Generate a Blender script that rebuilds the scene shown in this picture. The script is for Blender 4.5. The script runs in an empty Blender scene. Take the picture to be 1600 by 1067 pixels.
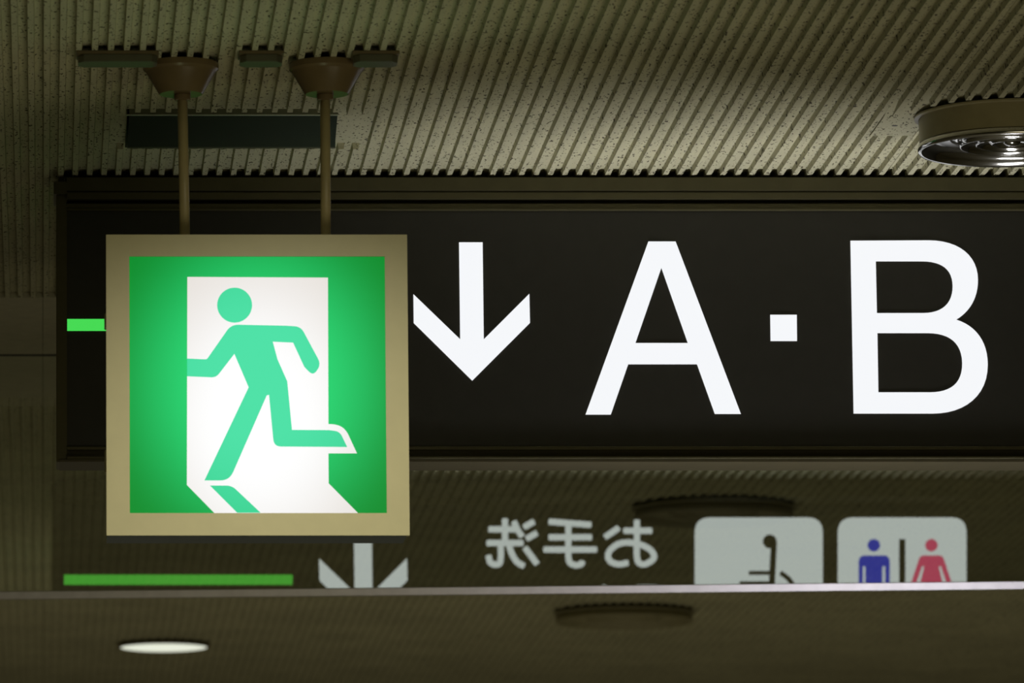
import bpy, bmesh, math, random
from mathutils import Vector
random.seed(7)
PI = math.pi
SC = bpy.context.scene
COL = SC.collection

# ------------------------------------------------------------------ camera
F = 9800.0                                  # focal length in pixels of the 1600 px frame
PPX, PPY = 67.0, 533.5                      # principal point (lens shifted sideways)
TH = math.atan((2010.0 - 533.5) / F)        # camera looks slightly upwards
CZ = 1.55
cd = bpy.data.cameras.new('camera'); cam = bpy.data.objects.new('camera', cd); COL.objects.link(cam)
cam.location = (0, 0, CZ); cam.rotation_euler = (PI / 2 + TH, 0, 0)
cd.sensor_width = 36.0; cd.lens = 36.0 * F / 1600.0
cd.shift_x = (800.0 - PPX) / 1600.0; cd.shift_y = 0.0
cd.clip_start = 0.1; cd.clip_end = 100
cd.dof.use_dof = True; cd.dof.focus_distance = 9.35; cd.dof.aperture_fstop = 11.5
SC.camera = cam

# ------------------------------------------------------------------ world, lights, exposure
w = bpy.data.worlds.new('world'); SC.world = w; w.use_nodes = True
w.node_tree.nodes['Background'].inputs[0].default_value = (1.0, 0.86, 0.58, 1)
w.node_tree.nodes['Background'].inputs[1].default_value = 0.02
SC.view_settings.view_transform = 'Standard'; SC.view_settings.look = 'None'
SC.view_settings.exposure = 0.0; SC.view_settings.gamma = 1.0
SC.view_settings.use_curve_mapping = False

def area(name, loc, target, size, sizey, power, col, spread=180):
    l = bpy.data.lights.new(name, 'AREA'); l.shape = 'RECTANGLE'; l.size = size; l.size_y = sizey
    l.energy = power; l.color = col; l.spread = math.radians(spread)
    o = bpy.data.objects.new(name, l); COL.objects.link(o); o.location = loc
    o.rotation_euler = (Vector(target) - Vector(loc)).to_track_quat('-Z', 'Y').to_euler()
    return o
def spot(name, loc, target, power, col, ang, blend, rad=0.05):
    l = bpy.data.lights.new(name, 'SPOT'); l.energy = power; l.color = col
    l.spot_size = math.radians(ang); l.spot_blend = blend; l.shadow_soft_size = rad
    o = bpy.data.objects.new(name, l); COL.objects.link(o); o.location = loc
    o.rotation_euler = (Vector(target) - Vector(loc)).to_track_quat('-Z', 'Y').to_euler()
    return o
WARM = (1.0, 0.90, 0.60)
# warm unseen area lights standing in for light bounced up off the floor
area('floor_bounce_light', (1.6, 5.2, 0.25), (0.7, 7.6, 3.4), 3.2, 2.6, 11.5, WARM, 75)
area('far_floor_bounce_light', (1.2, 15.0, 0.25), (1.2, 15.2, 3.4), 4.5, 5.0, 13, WARM)
# added unseen uplight giving the ceiling its glow close to the long sign
area('ceiling_glow_fill_light', (1.2, 8.9, 0.5), (1.1, 9.44, 3.38), 1.1, 0.45, 1.35, (1.0, 0.99, 1.0), 24)
area('rail_fill_light', (2.9, 6.4, 0.5), (1.35, 11.3, 2.83), 0.5, 0.3, 0.2, (0.92, 0.90, 1.0), 14)  # added unseen fill, brightens the lower rail of the glass screen
spot('left_ceiling_fill_light', (0.1, 8.2, 0.4), (0.18, 8.75, 3.38), 4.6, (0.86, 1.0, 0.55), 44, 1.0)  # added unseen spot, lifts and greens the left part of the ceiling
# ceiling downlight in front of the exit sign
spot('wall_washer_light', (0.36, 7.8, 3.22), (0.34, 8.25, 2.0), 38, (1.0, 0.96, 0.76), 118, 1.0)

# ------------------------------------------------------------------ helpers
def ray(px, py):
    a = (px - PPX) / F; b = (PPY - py) / F
    return Vector((a, math.cos(TH) - b * math.sin(TH), math.sin(TH) + b * math.cos(TH)))
def P(px, py, Y):                           # point of the plane y = Y seen at a pixel
    d = ray(px, py); t = Y / d.y
    return (d.x * t, CZ + d.z * t)
def onplane(px, py, z):                     # point of the level z seen at a pixel
    d = ray(px, py); t = (z - CZ) / d.z
    return (d.x * t, d.y * t)

D = 9.5
ZC = P(800, 275, D)[1]                      # underside of the ceiling ribs
ZV = ZC + 0.0095                            # underside of the boards between the ribs
YG = onplane(60, 555, ZC)[1]                # glass screen
YSTRIP = onplane(60, 465, ZC)[1]            # flat board in front of the screen
TB = 0.088                                   # body depth of the long sign
YB = D + TB

def lin(c):
    return tuple(((x / 255) / 12.92 if x / 255 <= .04045 else ((x / 255 + .055) / 1.055) ** 2.4) for x in c) + (1,)

def tag(o, label=None, cat=None, group=None, kind=None):
    if label: o['label'] = label
    if cat: o['category'] = cat
    if group: o['group'] = group
    if kind: o['kind'] = kind
    return o
def empty(name, loc, label, cat, group=None):
    o = bpy.data.objects.new(name, None); COL.objects.link(o); o.location = loc
    o.empty_display_size = 0.05
    return tag(o, label, cat, group)
def link(name, me, mat, parent=None, smooth=False):
    o = bpy.data.objects.new(name, me); COL.objects.link(o)
    if mat and not me.materials: me.materials.append(mat)
    if parent:
        o.parent = parent
        if parent.type == 'EMPTY' or parent.parent or parent.location.length:
            pw = Vector(parent.location)
            q = parent.parent
            while q: pw += Vector(q.location); q = q.parent
            o.location = -pw                # meshes are written in world coordinates
    if smooth:
        for p in me.polygons: p.use_smooth = True
    return o
def recentre(o, c):                         # put the origin of a root mesh object at c
    for v in o.data.vertices: v.co -= Vector(c)
    o.location = c
class MB:
    def __init__(s): s.v = []; s.f = []
    def box(s, x0, x1, y0, y1, z0, z1):
        n = len(s.v)
        s.v += [(x, y, z) for x in (x0, x1) for y in (y0, y1) for z in (z0, z1)]
        s.f += [[n + i for i in q] for q in ((0, 1, 3, 2), (4, 6, 7, 5), (0, 4, 5, 1), (2, 3, 7, 6), (0, 2, 6, 4), (1, 5, 7, 3))]
        return s
    def profile(s, pts, x0, x1):            # closed (y, z) outline swept along x
        n = len(s.v); k = len(pts)
        s.v += [(x0, y, z) for y, z in pts] + [(x1, y, z) for y, z in pts]
        for i in range(k):
            j = (i + 1) % k
            s.f.append([n + i, n + j, n + k + j, n + k + i])
        s.f.append([n + i for i in range(k)][::-1]); s.f.append([n + k + i for i in range(k)])
        return s
    def prism(s, pts, y0, y1):              # closed (x, z) outline extruded in y
        n = len(s.v); k = len(pts)
        s.v += [(x, y0, z) for x, z in pts] + [(x, y1, z) for x, z in pts]
        for i in range(k):
            j = (i + 1) % k
            s.f.append([n + i, n + j, n + k + j, n + k + i])
        s.f.append([n + i for i in range(k)]); s.f.append([n + k + i for i in range(k)][::-1])
        return s
    def plan(s, pts, z0, z1):               # closed (x, y) outline extruded in z
        n = len(s.v); k = len(pts)
        s.v += [(x, y, z0) for x, y in pts] + [(x, y, z1) for x, y in pts]
        for i in range(k):
            j = (i + 1) % k
            s.f.append([n + i, n + j, n + k + j, n + k + i])
        s.f.append([n + i for i in range(k)]); s.f.append([n + k + i for i in range(k)][::-1])
        return s
    def lathe(s, prof, cx, cy, cz, seg=64):
        n = len(s.v); k = len(prof)
        for i in range(seg):
            a = 2 * PI * i / seg
            s.v += [(cx + r * math.cos(a), cy + r * math.sin(a), cz + z) for r, z in prof]
        for i in range(seg):
            j = (i + 1) % seg
            for m in range(k - 1):
                s.f.append([n + i * k + m, n + j * k + m, n + j * k + m + 1, n + i * k + m + 1])
        return s
    def mesh(s, name, bevel=0, seg=2):
        me = bpy.data.meshes.new(name); me.from_pydata(s.v, [], s.f)
        bm = bmesh.new(); bm.from_mesh(me)
        bmesh.ops.remove_doubles(bm, verts=bm.verts, dist=1e-6)
        bmesh.ops.recalc_face_normals(bm, faces=bm.faces)
        if bevel:
            bmesh.ops.bevel(bm, geom=[e for e in bm.edges if e.is_manifold and e.calc_face_angle(0) > .5], offset=bevel, segments=seg, affect='EDGES')
        bm.to_mesh(me); bm.free(); return me
    def build(s, name, mat, parent=None, bevel=0, smooth=False):
        return link(name, s.mesh(name, bevel), mat, parent, smooth)

def shape_mesh(name, loops, y, t):
    """filled outlines (holes allowed) in the plane y, thickness t, front towards -y"""
    cu = bpy.data.curves.new('outline', 'CURVE'); cu.dimensions = '2D'; cu.fill_mode = 'BOTH'; cu.extrude = t / 2
    for lp in loops:
        sp = cu.splines.new('POLY'); sp.points.add(len(lp) - 1); sp.use_cyclic_u = True
        for p, (x, z) in zip(sp.points, lp): p.co = (x, z, 0, 1)
    ob = bpy.data.objects.new('outline', cu); COL.objects.link(ob)
    dg = bpy.context.evaluated_depsgraph_get(); dg.update()
    me = bpy.data.meshes.new_from_object(ob.evaluated_get(dg)); me.name = name
    bpy.data.objects.remove(ob); bpy.data.curves.remove(cu)
    for v in me.vertices:
        x, z, h = v.co; v.co = (x, y - h, z)
    bm = bmesh.new(); bm.from_mesh(me); bmesh.ops.recalc_face_normals(bm, faces=bm.faces); bm.to_mesh(me); bm.free()
    me.materials.clear()
    return me
def arc(cx, cy, rx, ry, a0, a1, n=14):
    return [(cx + rx * math.cos(math.radians(a0 + (a1 - a0) * i / n)), cy - ry * math.sin(math.radians(a0 + (a1 - a0) * i / n))) for i in range(n + 1)]
def fillet(pts, n=6):
    """pts: (x, y) or (x, y, radius); rounds the corners that have a radius"""
    out = []; k = len(pts)
    for i, p in enumerate(pts):
        if len(p) == 2 or p[2] == 0: out.append(tuple(p[:2])); continue
        a = Vector(pts[i - 1][:2]); b = Vector(p[:2]); c = Vector(pts[(i + 1) % k][:2])
        u = (a - b).normalized(); v = (c - b).normalized()
        ang = u.angle(v); d = min(p[2] / math.tan(ang / 2), (a - b).length * .49, (c - b).length * .49)
        p0 = b + u * d; p1 = b + v * d
        for j in range(n + 1):
            t = j / n; q = p0 * (1 - t) ** 2 + b * 2 * t * (1 - t) + p1 * t * t; out.append((q.x, q.y))
    return out
def stroke(pts, wd, rnd=False):
    """ribbon outline of a polyline"""
    V = [Vector(p) for p in pts]; L = []; R = []
    for i, p in enumerate(V):
        d0 = (p - V[i - 1]).normalized() if i else (V[1] - p).normalized()
        d1 = (V[i + 1] - p).normalized() if i < len(V) - 1 else d0
        m = (d0 + d1).normalized(); nrm = Vector((-m.y, m.x)); k = min(1.6, 1 / max(.4, m.dot(d0)))
        L.append(p + nrm * wd / 2 * k); R.append(p - nrm * wd / 2 * k)
    e0 = (V[0] - V[1]).normalized() * wd * .12; e1 = (V[-1] - V[-2]).normalized() * wd * .12
    out = L + [L[-1].lerp(R[-1], .2) + e1, L[-1].lerp(R[-1], .8) + e1] + R[::-1] + [R[0].lerp(L[0], .2) + e0, R[0].lerp(L[0], .8) + e0]
    return [(q.x, q.y) for q in out]
def smoothline(pts, n=5):
    V = [Vector(p) for p in pts]; out = []
    for i in range(len(V) - 1):
        a = V[max(0, i - 1)]; b = V[i]; c = V[i + 1]; d = V[min(len(V) - 1, i + 2)]
        for j in range(n):
            t = j / n
            out.append(.5 * ((2 * b) + (c - a) * t + (2 * a - 5 * b + 4 * c - d) * t * t + (3 * b - a - 3 * c + d) * t ** 3))
    out.append(V[-1]); return [(q.x, q.y) for q in out]

# ------------------------------------------------------------------ materials
def mat(name, col, rough=.5, metal=0, spec=.5, bump=0, bscale=300, var=0.06, vscale=40):
    m = bpy.data.materials.new(name); m.use_nodes = True; nt = m.node_tree; b = nt.nodes['Principled BSDF']
    b.inputs['Roughness'].default_value = rough; b.inputs['Metallic'].default_value = metal
    b.inputs['Specular IOR Level'].default_value = spec
    tc = nt.nodes.new('ShaderNodeTexCoord'); nz = nt.nodes.new('ShaderNodeTexNoise'); nz.inputs['Scale'].default_value = vscale
    nt.links.new(tc.outputs['Object'], nz.inputs['Vector'])
    cr = nt.nodes.new('ShaderNodeValToRGB')
    c = lin(col) if max(col) > 1 else tuple(col) + (1,)
    cr.color_ramp.elements[0].color = tuple(x * (1 - var) for x in c[:3]) + (1,); cr.color_ramp.elements[0].position = .3
    cr.color_ramp.elements[1].color = tuple(min(1, x * (1 + var)) for x in c[:3]) + (1,); cr.color_ramp.elements[1].position = .7
    nt.links.new(nz.outputs['Fac'], cr.inputs['Fac']); nt.links.new(cr.outputs['Color'], b.inputs['Base Color'])
    if bump:
        n2 = nt.nodes.new('ShaderNodeTexNoise'); n2.inputs['Scale'].default_value = bscale
        nt.links.new(tc.outputs['Object'], n2.inputs['Vector'])
        bp = nt.nodes.new('ShaderNodeBump'); bp.inputs['Strength'].default_value = bump; bp.inputs['Distance'].default_value = .001
        nt.links.new(n2.outputs['Fac'], bp.inputs['Height']); nt.links.new(bp.outputs['Normal'], b.inputs['Normal'])
    return m
def glow(name, col, strength):
    m = bpy.data.materials.new(name); m.use_nodes = True; nt = m.node_tree; b = nt.nodes['Principled BSDF']
    b.inputs['Base Color'].default_value = (.02, .02, .02, 1); b.inputs['Roughness'].default_value = .35
    b.inputs['Emission Color'].default_value = lin(col); b.inputs['Emission Strength'].default_value = strength
    return m
def radial_glow(name, edge, core, c, rad, s0, s1):
    """lit acrylic, glow painted as a radial emission gradient: brighter and paler at the middle"""
    m = bpy.data.materials.new(name); m.use_nodes = True; nt = m.node_tree; b = nt.nodes['Principled BSDF']
    b.inputs['Base Color'].default_value = (.02, .02, .02, 1); b.inputs['Roughness'].default_value = .5; b.inputs['Specular IOR Level'].default_value = .12; b.inputs['Base Color'].default_value = (.006, .01, .006, 1)
    tc = nt.nodes.new('ShaderNodeTexCoord'); mp = nt.nodes.new('ShaderNodeMapping')
    mp.vector_type = 'TEXTURE'; mp.inputs['Location'].default_value = c; mp.inputs['Scale'].default_value = rad
    gr = nt.nodes.new('ShaderNodeTexGradient'); gr.gradient_type = 'QUADRATIC_SPHERE' if s1 is None else 'SPHERICAL'
    nt.links.new(tc.outputs['Object'], mp.inputs['Vector']); nt.links.new(mp.outputs['Vector'], gr.inputs['Vector'])
    cr = nt.nodes.new('ShaderNodeValToRGB'); e = cr.color_ramp.elements
    e[0].color = lin(edge); e[0].position = 0; e[1].color = lin(core); e[1].position = .75
    cr.color_ramp.interpolation = 'EASE'
    nt.links.new(gr.outputs['Fac'], cr.inputs['Fac']); nt.links.new(cr.outputs['Color'], b.inputs['Emission Color'])
    b.inputs['Emission Strength'].default_value = s0
    return m

def ceiling_mat(name, colour):
    m = bpy.data.materials.new(name); m.use_nodes = True; nt = m.node_tree; b = nt.nodes['Principled BSDF']
    b.inputs['Roughness'].default_value = .9; b.inputs['Specular IOR Level'].default_value = .15
    tc = nt.nodes.new('ShaderNodeTexCoord')
    mp = nt.nodes.new('ShaderNodeMapping'); mp.inputs['Scale'].default_value = (230, 85, 120)
    nt.links.new(tc.outputs['Object'], mp.inputs['Vector'])
    nz = nt.nodes.new('ShaderNodeTexNoise'); nz.inputs['Scale'].default_value = 1; nz.inputs['Detail'].default_value = 2; nz.inputs['Roughness'].default_value = .6
    nt.links.new(mp.outputs['Vector'], nz.inputs['Vector'])
    cr = nt.nodes.new('ShaderNodeValToRGB'); e = cr.color_ramp.elements
    e[0].position = .60; e[0].color = (0, 0, 0, 1); e[1].position = .65; e[1].color = (1, 1, 1, 1)
    nt.links.new(nz.outputs['Fac'], cr.inputs['Fac'])
    n2 = nt.nodes.new('ShaderNodeTexNoise'); n2.inputs['Scale'].default_value = 5; n2.inputs['Detail'].default_value = 4
    nt.links.new(tc.outputs['Object'], n2.inputs['Vector'])
    c2 = nt.nodes.new('ShaderNodeValToRGB'); e = c2.color_ramp.elements
    e[0].position = .3; e[0].color = tuple(x * .88 for x in colour) + (1,); e[1].position = .7; e[1].color = tuple(x * 1.08 for x in colour) + (1,)
    nt.links.new(n2.outputs['Fac'], c2.inputs['Fac'])
    mx = nt.nodes.new('ShaderNodeMix'); mx.data_type = 'RGBA'
    nt.links.new(cr.outputs['Color'], mx.inputs['Factor']); nt.links.new(c2.outputs['Color'], mx.inputs['A'])
    mx.inputs['B'].default_value = (.09, .08, .05, 1)
    nt.links.new(mx.outputs['Result'], b.inputs['Base Color'])
    bp = nt.nodes.new('ShaderNodeBump'); bp.inputs['Strength'].default_value = .35; bp.inputs['Distance'].default_value = .001; bp.invert = True
    nt.links.new(cr.outputs['Color'], bp.inputs['Height']); nt.links.new(bp.outputs['Normal'], b.inputs['Normal'])
    return m

M_CEIL = ceiling_mat('fissured_ceiling_board', (.58, .56, .39))
M_STRIP = mat('painted_ceiling_strip', (.52, .49, .36), .85, bump=.2)
M_WALL = mat('beige_wall_paint', (.45, .42, .33), .9)
M_FLOOR = mat('stone_floor', (.5, .47, .40), .4)
M_SIGN = mat('black_acrylic', (.040, .039, .034), .38, spec=.45)
M_RAIL = mat('bronze_anodised_aluminium', (.10, .09, .045), .42, metal=.3, bump=.1)
M_DARK = mat('dark_mounting_metal', (.02, .018, .012), .6)
M_FRAME = mat('cream_enamel', (.62, .565, .335), .45, var=.02)
M_UNDER = mat('dark_grey_cover', (.085, .12, .165), .35)
M_UNDERB = mat('brown_cover', (.10, .085, .045), .5)
M_CANOPY = mat('brown_gloss_paint', (.17, .125, .06), .25, spec=.4)
M_POLE = mat('taupe_painted_pole', (.44, .37, .19), .4)
M_BRKT = mat('satin_metal', (.16, .16, .11), .35, metal=.6)
M_BRKTB = mat('brown_bracket_base', (.14, .11, .05), .5)
M_PANEL = mat('dark_green_glass', (.04, .062, .046), .15)
M_FLANGE = mat('green_grey_metal', (.20, .21, .14), .4, metal=.4)
M_LIP = mat('painted_highlight_metal', (.75, .78, .70), .3, metal=.3)
M_CHROME = mat('polished_chrome', (.72, .71, .68), .13, metal=1, var=.02)
M_DCHROME = mat('dimmed_diffuser_metal', (.36, .33, .20), .5)  # far diffusers' metal with their dimness painted into the colour
M_DRUM = mat('olive_lacquered_drum', (.33, .29, .16), .3)
M_STEEL = mat('stainless_rail', (.86, .83, .86), .3, metal=.7)
M_WHITE = glow('letter_white', (245, 247, 250), 1.0)
M_WHITEB = glow('back_letter_white', (232, 240, 236), 1.15)
M_GREEN = glow('stripe_green', (70, 218, 84), 1.0)
M_GREENB = glow('back_stripe_green', (90, 222, 70), .95)
M_BLUE = glow('pictogram_blue', (50, 62, 205), .95)
M_PINK = glow('pictogram_red', (240, 85, 125), .95)
M_BLACK = mat('pictogram_black', (.02, .02, .015), .5)
M_LAMP = glow('lamp_diffuser', (244, 248, 228), .9)
def glass_mat():
    m = bpy.data.materials.new('reflective_screen_glass'); m.use_nodes = True; nt = m.node_tree; nt.nodes.clear()
    out = nt.nodes.new('ShaderNodeOutputMaterial'); mx = nt.nodes.new('ShaderNodeMixShader')
    tr = nt.nodes.new('ShaderNodeBsdfTransparent'); tr.inputs[0].default_value = (.75, .78, .70, 1)
    gl = nt.nodes.new('ShaderNodeBsdfGlossy'); gl.inputs['Roughness'].default_value = .0; gl.inputs['Color'].default_value = (.96, 1, .97, 1)
    mx.inputs[0].default_value = .38
    nt.links.new(tr.outputs[0], mx.inputs[1]); nt.links.new(gl.outputs[0], mx.inputs[2]); nt.links.new(mx.outputs[0], out.inputs[0])
    return m
M_GLASS = glass_mat()

# ------------------------------------------------------------------ room shell
def structure(name, mb, m): return tag(mb.build(name, m), kind='structure')
X0, X1, Y0, Y1 = -2.6, 5.2, -3.0, 21.0
structure('floor', MB().box(X0, X1, Y0, Y1, -.1, 0), M_FLOOR)
structure('wall_left', MB().box(X0 - .1, X0, Y0, Y1, 0, ZC + .1), M_WALL)
structure('wall_right', MB().box(X1, X1 + .1, Y0, Y1, 0, ZC + .1), M_WALL)
structure('wall_back', MB().box(X0, X1, Y1, Y1 + .1, 0, ZC + .1), M_WALL)
structure('wall_front', MB().box(X0, X1, Y0 - .1, Y0, 0, ZC + .1), M_WALL)
ceiling = structure('ceiling', MB().box(X0, X1, Y0, Y1, ZV + .012, ZV + .1), M_DARK)

# ceiling boards, tight joints
YJ = onplane(700, 152, ZC)[1]
ys = [Y0, YJ - 5.46, YJ - 3.64, YJ - 1.82, YJ, YSTRIP]
xs = [X0 + 1.3 * i for i in range(7)]
for i in range(len(ys) - 1):
    for j in range(len(xs) - 1):
        MB().box(xs[j] + .0004, xs[j + 1] - .0004, ys[i] + .0004, ys[i + 1] - .0004, ZV, ZV + .0118).build('ceiling_board', M_CEIL, ceiling)
YF0 = YG + .55                              # ribbed boards start again behind the screen
for (a, b_) in ((YF0, YF0 + 3.2), (YF0 + 3.2, YF0 + 6.4), (YF0 + 6.4, Y1)):
    for j in range(len(xs) - 1):
        MB().box(xs[j] + .0004, xs[j + 1] - .0004, a + .0004, b_ - .0004, ZV, ZV + .0118).build('ceiling_board', M_CEIL, ceiling)
# flat boards in front of and behind the screen
for (a, b_) in ((YSTRIP, YG - .012), (YG + .012, YF0)):
    for j in range(len(xs) - 1):
        MB().box(xs[j] + .0004, xs[j + 1] - .0004, a + .0005, b_ - .0005, ZC, ZV + .0115).build('flat_board', M_STRIP, ceiling)

# fixtures that interrupt the ribs
SLX0, SLY1 = onplane(198.5, 231, ZC); SLX1 = onplane(522, 231, ZC)[0]
SLY0 = onplane(300, 176, ZC)[1]
DCX, DCY = onplane(1580, 181, ZC)
DR = 147 * DCY / F
pitch = P(117.47, 275, D)[0] - P(95, 275, D)[0]
x_first = P(95, 275, D)[0]
def rib_section(x): return [(x - .0056, ZV + .0006), (x - .0040, ZC), (x + .0040, ZC), (x + .0056, ZV + .0006)]
def far_section(x): return [(x - .0056, ZV + .0006), (x - .0035, ZV - .0035), (x + .0035, ZV - .0035), (x + .0056, ZV + .0006)]
def rib_into(mb, x, y0, y1): mb.prism(rib_section(x), y0, y1)
def rib_spans(x):
    s = [(6.2, YSTRIP - .0005)]
    if SLX0 - .022 < x < SLX1 + .040:
        s = [(6.2, SLY0 - .001), (SLY1 + .010, YSTRIP - .0005)]
        if x < SLX0 + .004 or x > SLX1: s = [(6.2, SLY0 + .02), (SLY1 + .010, YSTRIP - .0005)]
    d = x - DCX; rr = DR + .030
    if abs(d) < rr:
        h = math.sqrt(max(.0012, (DR + .010) ** 2 - d * d))
        s = [(6.2, DCY - h), (DCY + h, YSTRIP - .0005)]
    return s
n_near = 0; stuff = MB(); stuff_n = 0
k0 = int(math.floor((-.42 - x_first) / pitch))
k = k0
while x_first + k * pitch < 2.62:
    x = x_first + k * pitch; mb = MB()
    for a, b_ in rib_spans(x): rib_into(mb, x, a, b_)
    mb.build('ceiling_rib', M_CEIL, ceiling); k += 1; n_near += 1
kn = k
for kk in list(range(k0 - 60, k0)) + list(range(kn, kn + 80)):
    x = x_first + kk * pitch
    if X0 + .02 < x < X1 - .02:
        for a, b_ in rib_spans(x): rib_into(stuff, x, a, b_)
k = int(math.floor((-.22 - x_first) / pitch)); kf0 = k; n_far = 0
while x_first + k * pitch < 2.85 and n_near + n_far < 290:
    x = x_first + k * pitch
    MB().prism(far_section(x), YF0 + .0005, Y1 - .01).build('ceiling_rib', M_CEIL, ceiling); k += 1; n_far += 1
for kk in list(range(kf0 - 50, kf0)) + list(range(k, k + 60)):
    x = x_first + kk * pitch
    if X0 + .02 < x < X1 - .02: stuff.prism(far_section(x), YF0 + .0005, Y1 - .01)
tag(stuff.build('outer_ribs', M_CEIL, ceiling), kind='stuff')
# drilled hole beside the round diffuser
pa = onplane(1380, 184, ZC); pb = onplane(1424, 212, ZC)
MB().profile([(pa[1] - .09, ZV - .0002), (pa[1], ZC - .0002), (pb[1], ZC - .0002), (pb[1] + .05, ZV - .0002)], pa[0], pb[0]).build('flat_patch', M_CEIL, ceiling)
hx, hy = onplane(1398, 196, ZC)
MB().lathe([(0, -.0006), (.0042, -.0006), (.0046, -.0002), (.0046, .004)], hx, hy, ZC, 16).build('drill_hole', M_BLACK, ceiling)

# ------------------------------------------------------------------ long black sign
def pz(py, px=800, Y=D): return P(px, py, Y)[1]
def pxx(px, py=500, Y=D): return P(px, py, Y)[0]
LX0 = pxx(88); LX1 = pxx(2290)
cxs = (LX0 + LX1) / 2
sign = empty('direction_sign', (cxs, D + TB / 2, pz(735)), 'long black lit sign under the ribbed ceiling with white arrow and A·B letters', 'sign')
zt = ZC - .0005
# stepped top housing: mounting strip, shadow groove, two rails, lip
yf = D - .012
top = MB()
top.profile([(D + .006, zt), (D + .006, pz(279.5)), (yf, pz(279.5)), (yf, pz(299.5)), (yf + .006, pz(300)), (yf + .006, pz(302)), (yf + .002, pz(302.5)),
             (yf + .002, pz(312.5)), (D + .012, pz(313)), (D + .012, pz(319)), (D - .006, pz(319.5)), (D - .006, pz(326)), (D - .008, pz(327)), (D - .008, pz(329)), (D + .004, pz(330)),
             (D + TB - .004, pz(330)), (D + TB + .012, pz(313)), (D + TB + .012, pz(280)), (D + TB - .006, pz(279.5)), (D + TB - .006, zt)], pxx(104.5), LX1 - .01)
top.build('top_rail', M_RAIL, sign)
MB().box(pxx(84), pxx(104.5), yf, D + TB + .012, pz(305), pz(285.5)).box(pxx(101), pxx(104.5), D, D + TB, pz(285.5), zt).build('end_cap', M_RAIL, sign, bevel=.0008)
MB().box(pxx(88), pxx(104.5), D - .004, D + TB + .004, pz(722), pz(305)).build('end_panel', M_RAIL, sign, bevel=.0008)
MB().box(LX1 - .01, LX1, yf, D + TB + .012, pz(722), pz(285)).build('end_panel', M_RAIL, sign, bevel=.0008)
bot = MB().profile([(D - .004, pz(697.5)), (D - .006, pz(699)), (D - .006, pz(703)), (D + .006, pz(704)), (D + .006, pz(714.5)), (yf, pz(715)), (yf, pz(717)), (yf + .002, pz(718)),
                    (yf + .002, pz(719)), (D + TB + .010, pz(719)), (D + TB + .010, pz(704)), (D + TB, pz(697.5))], pxx(104.5), LX1 - .01)
bot.build('bottom_rail', M_RAIL, sign)
MB().box(pxx(93), LX1 - .004, yf + .004, D + TB + .008, pz(722.5), pz(719.2)).build('underside_cover', M_UNDERB, sign)
MB().box(pxx(104.5), LX1 - .01, D, D + .004, pz(697.5), pz(330)).build('face_panel', M_SIGN, sign)
MB().box(pxx(104.5), LX1 - .01, YB - .004, YB, pz(697.5), pz(330)).build('back_panel', M_SIGN, sign)
TL = .0012
def front(name, loops, m, t=TL, parent=sign, Y=D):
    return link(name, shape_mesh(name, [[P(x, y, Y) for x, y in lp] for lp in loops], Y - t / 2 - .0002, t), m, parent)
A_out = [(1013, 377.4), (1055.5, 377.4), (1157.5, 646.8), (1116.8, 646.8), (1089, 569.2), (981.5, 569.2), (954.3, 647.8), (914.8, 647.8)]
A_in = [(1033.3, 418.5), (992.8, 536), (1074.6, 536)]
front('letter_a', [A_out, A_in], M_WHITE)
def bez(p0, p1, p2, p3, n=12):
    out = []
    for i in range(n + 1):
        t = i / n; u = 1 - t
        out.append((u**3 * p0[0] + 3*u*u*t * p1[0] + 3*u*t*t * p2[0] + t**3 * p3[0], u**3 * p0[1] + 3*u*u*t * p1[1] + 3*u*t*t * p2[1] + t**3 * p3[1]))
    return out
Bo = [(1328.7, 376.2)] + bez((1450, 375.6), (1500, 375.6), (1527.7, 401), (1527.9, 437.3)) + bez((1527.9, 437.3), (1528, 466), (1515, 487), (1494, 499.5)) \
   + bez((1494, 499.5), (1524, 509), (1543, 533), (1543.2, 569.5)) + bez((1543.2, 569.5), (1543.5, 618), (1508, 646.2), (1457, 646.2)) + [(1333.7, 646.2)]
B1 = [(1368.3, 408.4)] + bez((1440, 408.4), (1472, 408.4), (1488.2, 421), (1488.4, 447.2)) + bez((1488.4, 447.2), (1488.6, 474), (1472, 489), (1443, 489.2)) + [(1370, 489.3)]
B2 = [(1370.8, 520.5)] + bez((1449, 520.5), (1484, 520.5), (1503, 536), (1503.4, 568)) + bez((1503.4, 568), (1503.6, 598), (1486, 613), (1453, 613)) + [(1372.3, 613)]
front('letter_b', [Bo, B1, B2], M_WHITE)
ARW = [(717.2, 378.7), (754.0, 378.7), (755.8, 530.3), (827, 459.1), (828, 504.6), (737.8, 594.8), (646.4, 504.8), (645.9, 459.8), (719, 530.3)]
front('down_arrow', [ARW], M_WHITE)
front('middle_dot', [[(1203.4, 491.9), (1244.8, 491.9), (1245.2, 532.9), (1204, 532.9)]], M_WHITE)
front('green_stripe', [[(105, 498.5), (597, 498.5), (597, 517), (105, 517)]], M_GREEN)

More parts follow.
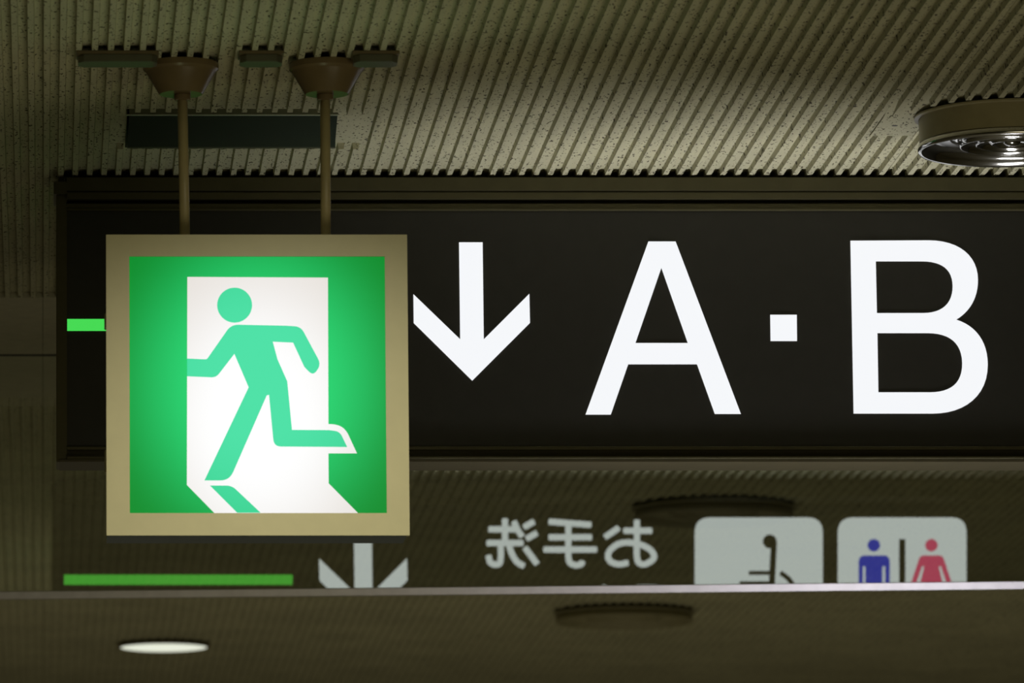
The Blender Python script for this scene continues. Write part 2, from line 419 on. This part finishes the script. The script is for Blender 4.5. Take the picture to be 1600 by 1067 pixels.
# back of the sign: its writing is seen mirrored in the glass screen
YV = 2 * YG - YB
def RV(px, py): return P(px, py, YV)
def back(name, loops, m, parent=sign, off=0.0, t=TL):
    return link(name, shape_mesh(name, [[RV(x, y) for x, y in lp] for lp in loops], YB + t / 2 + .0002 + off, t), m, parent)
back('down_arrow', [[(568 + (x - 737.4) * .758, 872.5 + (y - 459.6) * .758) for x, y in ARW]], M_WHITEB)
back('green_stripe', [[(100, 898), (457, 898), (457, 913.5), (100, 913.5)]], M_GREENB)
def q(pts): return [(740 + x / 5, 780 + y / 5) for x, y in pts]
SEN = [[(120, 235), (335, 235)], [(245, 155), (245, 345)], [(315, 175), (340, 235), (378, 290)], [(105, 342), (385, 342)],
       smoothline([(212, 345), (212, 450), (202, 500), (165, 510), (128, 490), (117, 440)]), smoothline([(272, 345), (300, 430), (340, 490), (392, 522)]),
       [(395, 218), (470, 175)], [(415, 308), (492, 265)], [(402, 380), (495, 505)]]
TE = [[(590, 175), (915, 200)], [(590, 297), (920, 297)], [(550, 393), (960, 393)], smoothline([(740, 190), (740, 300), (740, 440), (752, 495), (795, 515), (838, 508), (850, 485)])]
O_ = [[(1028, 295), (1132, 225)], [(1175, 246), (1390, 246)], smoothline([(1275, 165), (1275, 300), (1275, 440), (1290, 495), (1335, 508), (1385, 485)]), smoothline([(1340, 508), (1390, 480), (1410, 445), (1380, 395), (1310, 357), (1210, 338), (1130, 350), (1065, 400), (1050, 450), (1075, 490), (1140, 508), (1205, 495)])]
for nm, chars in (('lettering', SEN), ('lettering', TE), ('lettering', O_)):
    bm_all = MB()
    for i, st in enumerate(chars):
        me = shape_mesh('tmp', [[RV(*p) for p in stroke(q(st), 9.6)]], YB + TL / 2 + .0002 + i * .00005, TL)
        n = len(bm_all.v); bm_all.v += [tuple(v.co) for v in me.vertices]; bm_all.f += [[n + a for a in p.vertices] for p in me.polygons]
        bpy.data.meshes.remove(me)
    bm_all.build(nm, M_WHITEB, sign)
# the small word under the characters, just above the screen's lower edge
tc_ = bpy.data.curves.new('word', 'FONT'); tc_.body = 'Toilets'; tc_.size = 1; tc_.extrude = .004
to = bpy.data.objects.new('word', tc_); COL.objects.link(to)
dg = bpy.context.evaluated_depsgraph_get(); dg.update()
tme = bpy.data.meshes.new_from_object(to.evaluated_get(dg)); bpy.data.objects.remove(to)
ax, az = RV(1028, 911); sc = (RV(0, 0)[1] - RV(0, 40)[1]) / .73
for v in tme.vertices:
    x, y, z = v.co; v.co = (ax - x * sc, YB + .0006 + z * .1, az - .73 * sc + y * sc)
tme.name = 'small_lettering'; tme.materials.clear(); link('small_lettering', tme, M_WHITEB, sign)
def c3(x, y): return (1060 + x / 3.333, 780 + y / 3.333)
def plate(x0, x1):
    return back('pictogram_plate', [fillet([(x0, 808.5, 24), (x1, 808.5, 24), (x1, 1009, 24), (x0, 1009, 24)])], M_WHITEB)
pl1 = plate(1085.5, 1285.5); pl2 = plate(1309, 1510)
def disc(c, r, n=28): return [(c[0] + r * math.cos(2 * PI * i / n), c[1] + r * math.sin(2 * PI * i / n)) for i in range(n)]
wh = MB()
def addto(mb, loops, off):
    me = shape_mesh('tmp', [[RV(*p) for p in lp] for lp in loops], YB + TL + .0002 + off, .0008)
    n = len(mb.v); mb.v += [tuple(v.co) for v in me.vertices]; mb.f += [[n + a for a in p.vertices] for p in me.polygons]
    bpy.data.meshes.remove(me)
addto(wh, [disc(c3(475, 220), 10.8)], .0006)
addto(wh, [stroke([c3(497, 225), c3(484, 480)], 9.5)], .00065)
addto(wh, [stroke([c3(368, 384), c3(485, 384)], 6.2)], .0007)
addto(wh, [stroke([c3(320, 436), c3(480, 436)], 5)], .00075)
addto(wh, [stroke([c3(330, 436), c3(300, 600), c3(250, 600)], 7)], .0008)
addto(wh, [stroke(smoothline([c3(533, 384), c3(585, 430), c3(610, 510), c3(570, 620), c3(470, 660), c3(380, 600)]), 7.5)], .00085)
wh.build('wheelchair_figure', M_BLACK, pl1)
man = MB(); addto(man, [disc(c3(1017, 240), 9.8)], .0006)
addto(man, [fillet([c3(938, 293) + (10,), c3(1100, 293) + (10,), c3(1100, 500), c3(1076, 500), c3(1076, 350), c3(1062, 350), c3(1062, 700), c3(1022, 700), c3(1022, 510), c3(1013, 510), c3(1013, 700), c3(973, 700), c3(973, 350), c3(960, 350), c3(960, 500), c3(938, 500)])], .0006)
man.build('man_figure', M_BLUE, pl2)
wo = MB(); addto(wo, [disc(c3(1317, 240), 9.8)], .0006)
addto(wo, [fillet([c3(1258, 293) + (9,), c3(1376, 293) + (9,), c3(1440, 490), c3(1416, 498), c3(1366, 350), c3(1355, 350), c3(1405, 560), c3(1350, 560), c3(1350, 700), c3(1284, 700), c3(1284, 560), c3(1229, 560), c3(1279, 350), c3(1268, 350), c3(1218, 498), c3(1194, 490)])], .0006)
wo.build('woman_figure', M_PINK, pl2)
dv = MB(); addto(dv, [[c3(1149, 208), c3(1181, 208), c3(1181, 700), c3(1149, 700)]], .0006); dv.build('divider_bar', M_BLACK, pl2)

# ------------------------------------------------------------------ exit sign
YE = 8.56; ET = .082
def ex(px, py): return P(px, py, YE)
exs = empty('exit_sign', (ex(403, 837)[0], YE + ET / 2, ex(403, 837)[1]), 'square green running-man exit sign in cream frame hung on two poles', 'sign')
a, b_ = ex(165.8, 366.5), ex(640.2, 836.5)
c_, d_ = ex(202, 400.5), ex(604.5, 801.5)
def frame_mesh():
    return shape_mesh('frame', [[(a[0], a[1]), (b_[0], a[1]), (b_[0], b_[1]), (a[0], b_[1])], [(c_[0], c_[1]), (d_[0], c_[1]), (d_[0], d_[1]), (c_[0], d_[1])]], YE + .006, .012)
fr = link('frame', frame_mesh(), M_FRAME, exs)
bv = fr.modifiers.new('bevel', 'BEVEL'); bv.width = .0012; bv.segments = 2; bv.limit_method = 'ANGLE'
MB().box(a[0] + .001, b_[0] - .004, YE + .0122, YE + ET, b_[1] + .0005, a[1] - .0005).build('housing', M_FRAME, exs, bevel=.001)
MB().box(a[0] + .0005, b_[0] - .0045, YE + .003, YE + ET, b_[1] - .0012, b_[1] + .0003).build('bottom_cover', M_UNDER, exs)
for (y0, y1) in ((487, 507), (700, 735)):
    z1 = ex(165, y0)[1]; z0 = ex(165, y1)[1]
    MB().box(a[0] - .0022, a[0] + .002, YE + .018, YE + .05, z0, z1).build('side_latch', M_FRAME, exs, bevel=.0006)
pc = ex(405, 600)
YP = YE + .0035
M_PG = radial_glow('exit_panel_green', (10, 140, 46), (36, 214, 116), (pc[0], YP, pc[1]), (.235, .235, .275), 1.0, 1)
M_RG = radial_glow('exit_figure_green', (50, 204, 138), (74, 224, 166), (pc[0], YP, pc[1]), (.24, .24, .26), 1.0, 1)
pc2 = ex(405, 650)
M_DW = radial_glow('exit_door_white', (230, 224, 218), (255, 255, 255), (pc2[0], YP, pc2[1]), (.2, .2, .26), 1.0, 1)
pnl = MB().box(c_[0] - .004, d_[0] + .004, YP, YP + .003, d_[1] - .004, c_[1] + .004)
# the panel sits inside the frame rebate
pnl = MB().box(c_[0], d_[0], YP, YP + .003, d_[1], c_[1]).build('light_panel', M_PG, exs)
def exf(name, loops, m, off, parent=pnl):
    return link(name, shape_mesh(name, [[P(x, y, YE) for x, y in lp] for lp in loops], YP - off, .0006), m, parent)
def q1(*p):
    o = (280 + p[0] / 2.7345, 420 + p[1] / 2.7345)
    return o + ((p[2] / 2.7345,) if len(p) > 2 else ())
door = [q1(35, 33), q1(636, 36), q1(638, 662)] + bez(q1(640, 662), q1(690, 662), q1(708, 680), q1(722, 705)) + [q1(760, 787), q1(638, 787), q1(639, 915), (559.8, 801.4), (335.4, 801.4), q1(33, 922)]
exf('door_shape', [door], M_DW, .0005)
run = fillet([q1(34, 382), q1(118, 386, 14), q1(222, 237, 60), q1(460, 242), q1(520, 246, 48), q1(607, 408, 46), q1(572, 456, 46), q1(535, 418, 30), q1(487, 314), q1(400, 310),
              q1(420, 385), q1(462, 480), q1(482, 687), q1(640, 688), q1(686, 694, 40), q1(718, 760), q1(405, 758, 34), q1(384, 537), q1(374, 540), q1(215, 903, 60), q1(108, 903), q1(297, 505), q1(236, 362), q1(158, 463, 40), q1(34, 458)])
exf('running_figure', [run, disc(q1(237, 154), 27.3, 48)], M_RG, .0012)
exf('figure_shadow', [fillet([q1(132, 925), q1(225, 925, 60), q1(348, 1041), q1(248, 1041)])], M_RG, .0012)
# poles and ceiling canopies
YPOLE = YE + .045
for (pt, pb) in ((285.0, 289.0), (508.0, 509.0)):
    xt = P(pt, 150, YPOLE)[0]; xb = P(pb, 366, YPOLE)[0]
    zb = a[1] - .0008; ztp = ZC - .02
    xt2 = xb + (xt - xb) * (ztp - zb) / (P(pt, 150, YPOLE)[1] - zb)
    mb = MB(); r = 8.0 * YPOLE / F; n = 28
    for (x, z) in ((xb, zb), (xt2, ztp)): mb.v += [(x + r * math.cos(2 * PI * i / n), YPOLE + r * math.sin(2 * PI * i / n), z) for i in range(n)]
    mb.f += [[i, (i + 1) % n, n + (i + 1) % n, n + i] for i in range(n)] + [list(range(n))[::-1], list(range(n, 2 * n))]
    mb.build('pole', M_POLE, exs, smooth=False)
    for p in COL.objects[-1].data.polygons: p.use_smooth = len(p.vertices) == 4
    s = YPOLE / F
    xc = P(pt - 2.5 if pt < 400 else pt + 2.5, 97, YPOLE)[0]; H = .0435
    prof = [(0, -.0003), (60 * s, -.0003), (60.5 * s, -.003), (60 * s, -.0085), (57.5 * s, -.0105), (56 * s, -.0115), (55 * s, -.013), (35.5 * s, -H + .0015), (34 * s, -H), (0, -H)]
    cn = MB().lathe(prof, xc, YPOLE, ZC, 72).build('ceiling_canopy', M_CANOPY, exs)
    cn.data.shade_smooth(); cn.data.set_sharp_from_angle(angle=math.radians(28))
    xk = P(pt, 147, YPOLE)[0]
    ck = MB().lathe([(0, -H - .0004), (13 * s, -H - .0004), (13.5 * s, -H - .002), (13 * s, -H - .0075), (11 * s, -H - .0085), (8.2 * s, -H - .009), (0, -H - .009)], xk, YPOLE, ZC, 40).build('collar', M_CANOPY, cn)
    ck.data.shade_smooth(); ck.data.set_sharp_from_angle(angle=math.radians(28))

# ------------------------------------------------------------------ flat brackets on the ceiling
YK = onplane(400, 79, ZC)[1]
def bracket(x0, x1, label, ch=.008):
    X_0 = onplane(x0, 79, ZC)[0]; X_1 = onplane(x1, 79, ZC)[0]; dp = .046
    e = empty('ceiling_bracket', ((X_0 + X_1) / 2, YK + dp / 2, ZC), label, 'bracket')
    MB().plan([(X_0 - .002, YK - .003), (X_1 + .002, YK - .003), (X_1 + .002, YK + dp), (X_0 - .002, YK + dp)], ZC - .0045, ZC - .0003).build('base_plate', M_BRKTB, e, bevel=.0006)
    MB().plan([(X_0, YK + ch * 1.6), (X_0 + ch, YK), (X_1 - ch, YK), (X_1, YK + ch * 1.6), (X_1, YK + dp - ch), (X_1 - ch, YK + dp), (X_0 + ch, YK + dp), (X_0, YK + dp - ch)], ZC - .0150, ZC - .0046).build('cover', M_BRKT, e, bevel=.0007)
bracket(122, 246, 'long low metal bracket on the ceiling left of the first pole canopy')
bracket(375.5, 441.5, 'small low metal bracket on the ceiling between the two pole canopies')
bracket(553, 622, 'low metal bracket on the ceiling behind and right of the right pole canopy')

# ------------------------------------------------------------------ rectangular recessed fitting
fx = empty('recessed_ceiling_fitting', ((SLX0 + SLX1) / 2, (SLY0 + SLY1) / 2, ZV), 'dark rectangular recessed fitting in the ceiling behind the two poles', 'ceiling fitting')
XN0 = onplane(198.5, 180, ZC)[0]; XN1, YN = onplane(527.5, 180, ZC); XF0, YF = SLX0, SLY1
zl = ZC + .0006
# closed tray whose underside lies level with the rib tips; its near side shows between the ribs
MB().plan([(XN0, YN + .002), (XN1, YN + .002), (SLX1 + .001, YF - .004), (XF0, YF - .004)], zl, ZV - .0002).build('panel', M_PANEL, fx)
MB().box(XN0 - .001, XN1 + .001, YN, YN + .0018, zl + .0006, ZV - .0002).build('near_flange', M_FLANGE, fx)
MB().box(XN0 - .001, XN1 + .001, YN - .0012, YN + .0030, zl - .0010, zl + .0005).build('highlight_lip', M_LIP, fx)  # pale strip painting in the highlight along the tray's near edge
MB().box(XF0, SLX1 + .002, YF - .0038, YF + .006, zl - .0006, ZV - .0002).build('far_flange', M_FLANGE, fx)
MB().box(XF0 - .003, XF0 - .0004, YN, YF, zl, ZV - .0002).build('side_flange', M_DARK, fx)
for px in (187, 534):
    x, y = onplane(px, 227, ZV)
    MB().box(x - .003, x + .003, y - .007, y + .007, ZV - .003, ZV - .0002).build('clip', M_FLANGE, fx, bevel=.0008)

# ------------------------------------------------------------------ round chrome diffusers and downlight
def diffuser(cx, cy, R, label, hd=.040, q=.45, rm=None, group=None):
    s = R / .136
    e = empty('air_diffuser', (cx, cy, ZC), label, 'air diffuser', group)
    dr = MB().lathe([(0, -.0004), (.1415 * s, -.0004), (.1415 * s, -.0030), (.1352 * s, -.0042), (.1345 * s, -hd), (.128 * s, -hd)], cx, cy, ZC, 128).build('drum', rm or M_DRUM, e)
    dr.data.shade_smooth(); dr.data.set_sharp_from_angle(angle=math.radians(30))
    def ring(prof):
        o = MB().lathe([(r * s, z * s * (q if z > 0 else 2) - hd) for r, z in prof], cx, cy, ZC, 160).build('ring', rm or M_CHROME, e)
        o.data.shade_smooth()
    ring([(.1290, .0000), (.1330, .0002), (.1365, -.0010), (.1378, -.0035), (.1360, -.0062), (.1310, -.0058), (.1270, -.0020), (.1200, .0060), (.1050, .0120), (.0900, .0140)])
    ring([(.0900, .0140), (.0830, .0080), (.0770, -.0005), (.0755, -.0030), (.0735, -.0030), (.0710, .0000), (.0660, .0070), (.0600, .0110)])
    ring([(.0600, .0110), (.0560, .0050), (.0530, -.0012), (.0515, -.0022), (.0495, -.0012), (.0450, .0060), (.0390, .0100)])
    ring([(.0390, .0100), (.0340, .0040), (.0300, -.0010), (.0280, -.0015), (.0255, .0000), (.0200, .0060), (.0140, .0080)])
    kn = MB().lathe([(.0140 * s, .0080 * s * q - hd), (.0120 * s, -.0010 - hd), (.0080 * s, -.0040 - hd), (0, -.0050 - hd)], cx, cy, ZC, 48).build('centre_cap', rm or M_CHROME, e)
    kn.data.shade_smooth()
    return e
diffuser(DCX, DCY, 147 * DCY / F, 'round chrome ceiling diffuser with nested rings at top right before the black sign')
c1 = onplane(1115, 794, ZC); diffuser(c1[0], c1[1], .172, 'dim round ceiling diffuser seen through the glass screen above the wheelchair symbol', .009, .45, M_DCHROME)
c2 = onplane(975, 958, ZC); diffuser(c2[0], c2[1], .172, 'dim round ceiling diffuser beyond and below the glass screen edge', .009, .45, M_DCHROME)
c4 = onplane(256, 1009, ZC)
dl = empty('downlight', (c4[0], c4[1], ZC), 'lit round white downlight on the far ceiling below the exit sign', 'ceiling lamp')
sR = 70 * c4[1] / F
o = MB().lathe([(0, -.0004), (sR + .006, -.0004), (sR + .006, -.004), (sR - .001, -.006), (sR - .004, -.004)], c4[0], c4[1], ZC, 96).build('drum', M_DRUM, dl)
o.data.shade_smooth(); o.data.set_sharp_from_angle(angle=math.radians(30))
MB().lathe([(sR - .004, -.0042), (sR - .01, -.0052), (sR * .5, -.0065), (0, -.007)], c4[0], c4[1], ZC, 96).build('lamp_diffuser', M_LAMP, dl, smooth=True)

# ------------------------------------------------------------------ glass screen
gs = empty('glass_screen', (1.2, YG, P(800, 919, YG)[1]), 'hanging glass smoke screen with metal lower edge mirroring the back of the sign', 'glass screen')
gx0, gx1 = X0 + .01, X1 - .01
def railz(x, dpx):                          # lower edge drops slightly to the left, as in the photo
    z0 = P(0, 930.5 - dpx, YG); z1 = P(1600, 914.5 - dpx, YG)
    return z0[1] + (z1[1] - z0[1]) * (x - z0[0]) / (z1[0] - z0[0])
glass = MB(); n = 0
glass.v = [(gx0, YG, railz(gx0, 3)), (gx1, YG, railz(gx1, 3)), (gx1, YG, ZC + .004), (gx0, YG, ZC + .004)]; glass.f = [[0, 1, 2, 3]]
gp = glass.build('glass_pane', M_GLASS, gs)
rl = MB()
for x in (gx0, gx1):
    z = railz(x, 0); rl.v += [(x, YG - .0062, z - .0070), (x, YG - .0092, z + .0055), (x, YG - .0055, z + .0072), (x, YG + .0055, z + .0072), (x, YG + .008, z + .0055), (x, YG + .008, z - .0070)]
rl.f = [[i, (i + 1) % 6, 6 + (i + 1) % 6, 6 + i] for i in range(6)] + [[5, 4, 3, 2, 1, 0], [6, 7, 8, 9, 10, 11]]
rl.build('lower_edge_rail', M_STEEL, gs)
tk = MB().box(gx0, gx1, YG - .007, YG - .001, ZC - .001, ZV + .01).box(gx0, gx1, YG + .001, YG + .007, ZC - .001, ZV + .01)
tk.build('ceiling_track', M_DARK, gs)
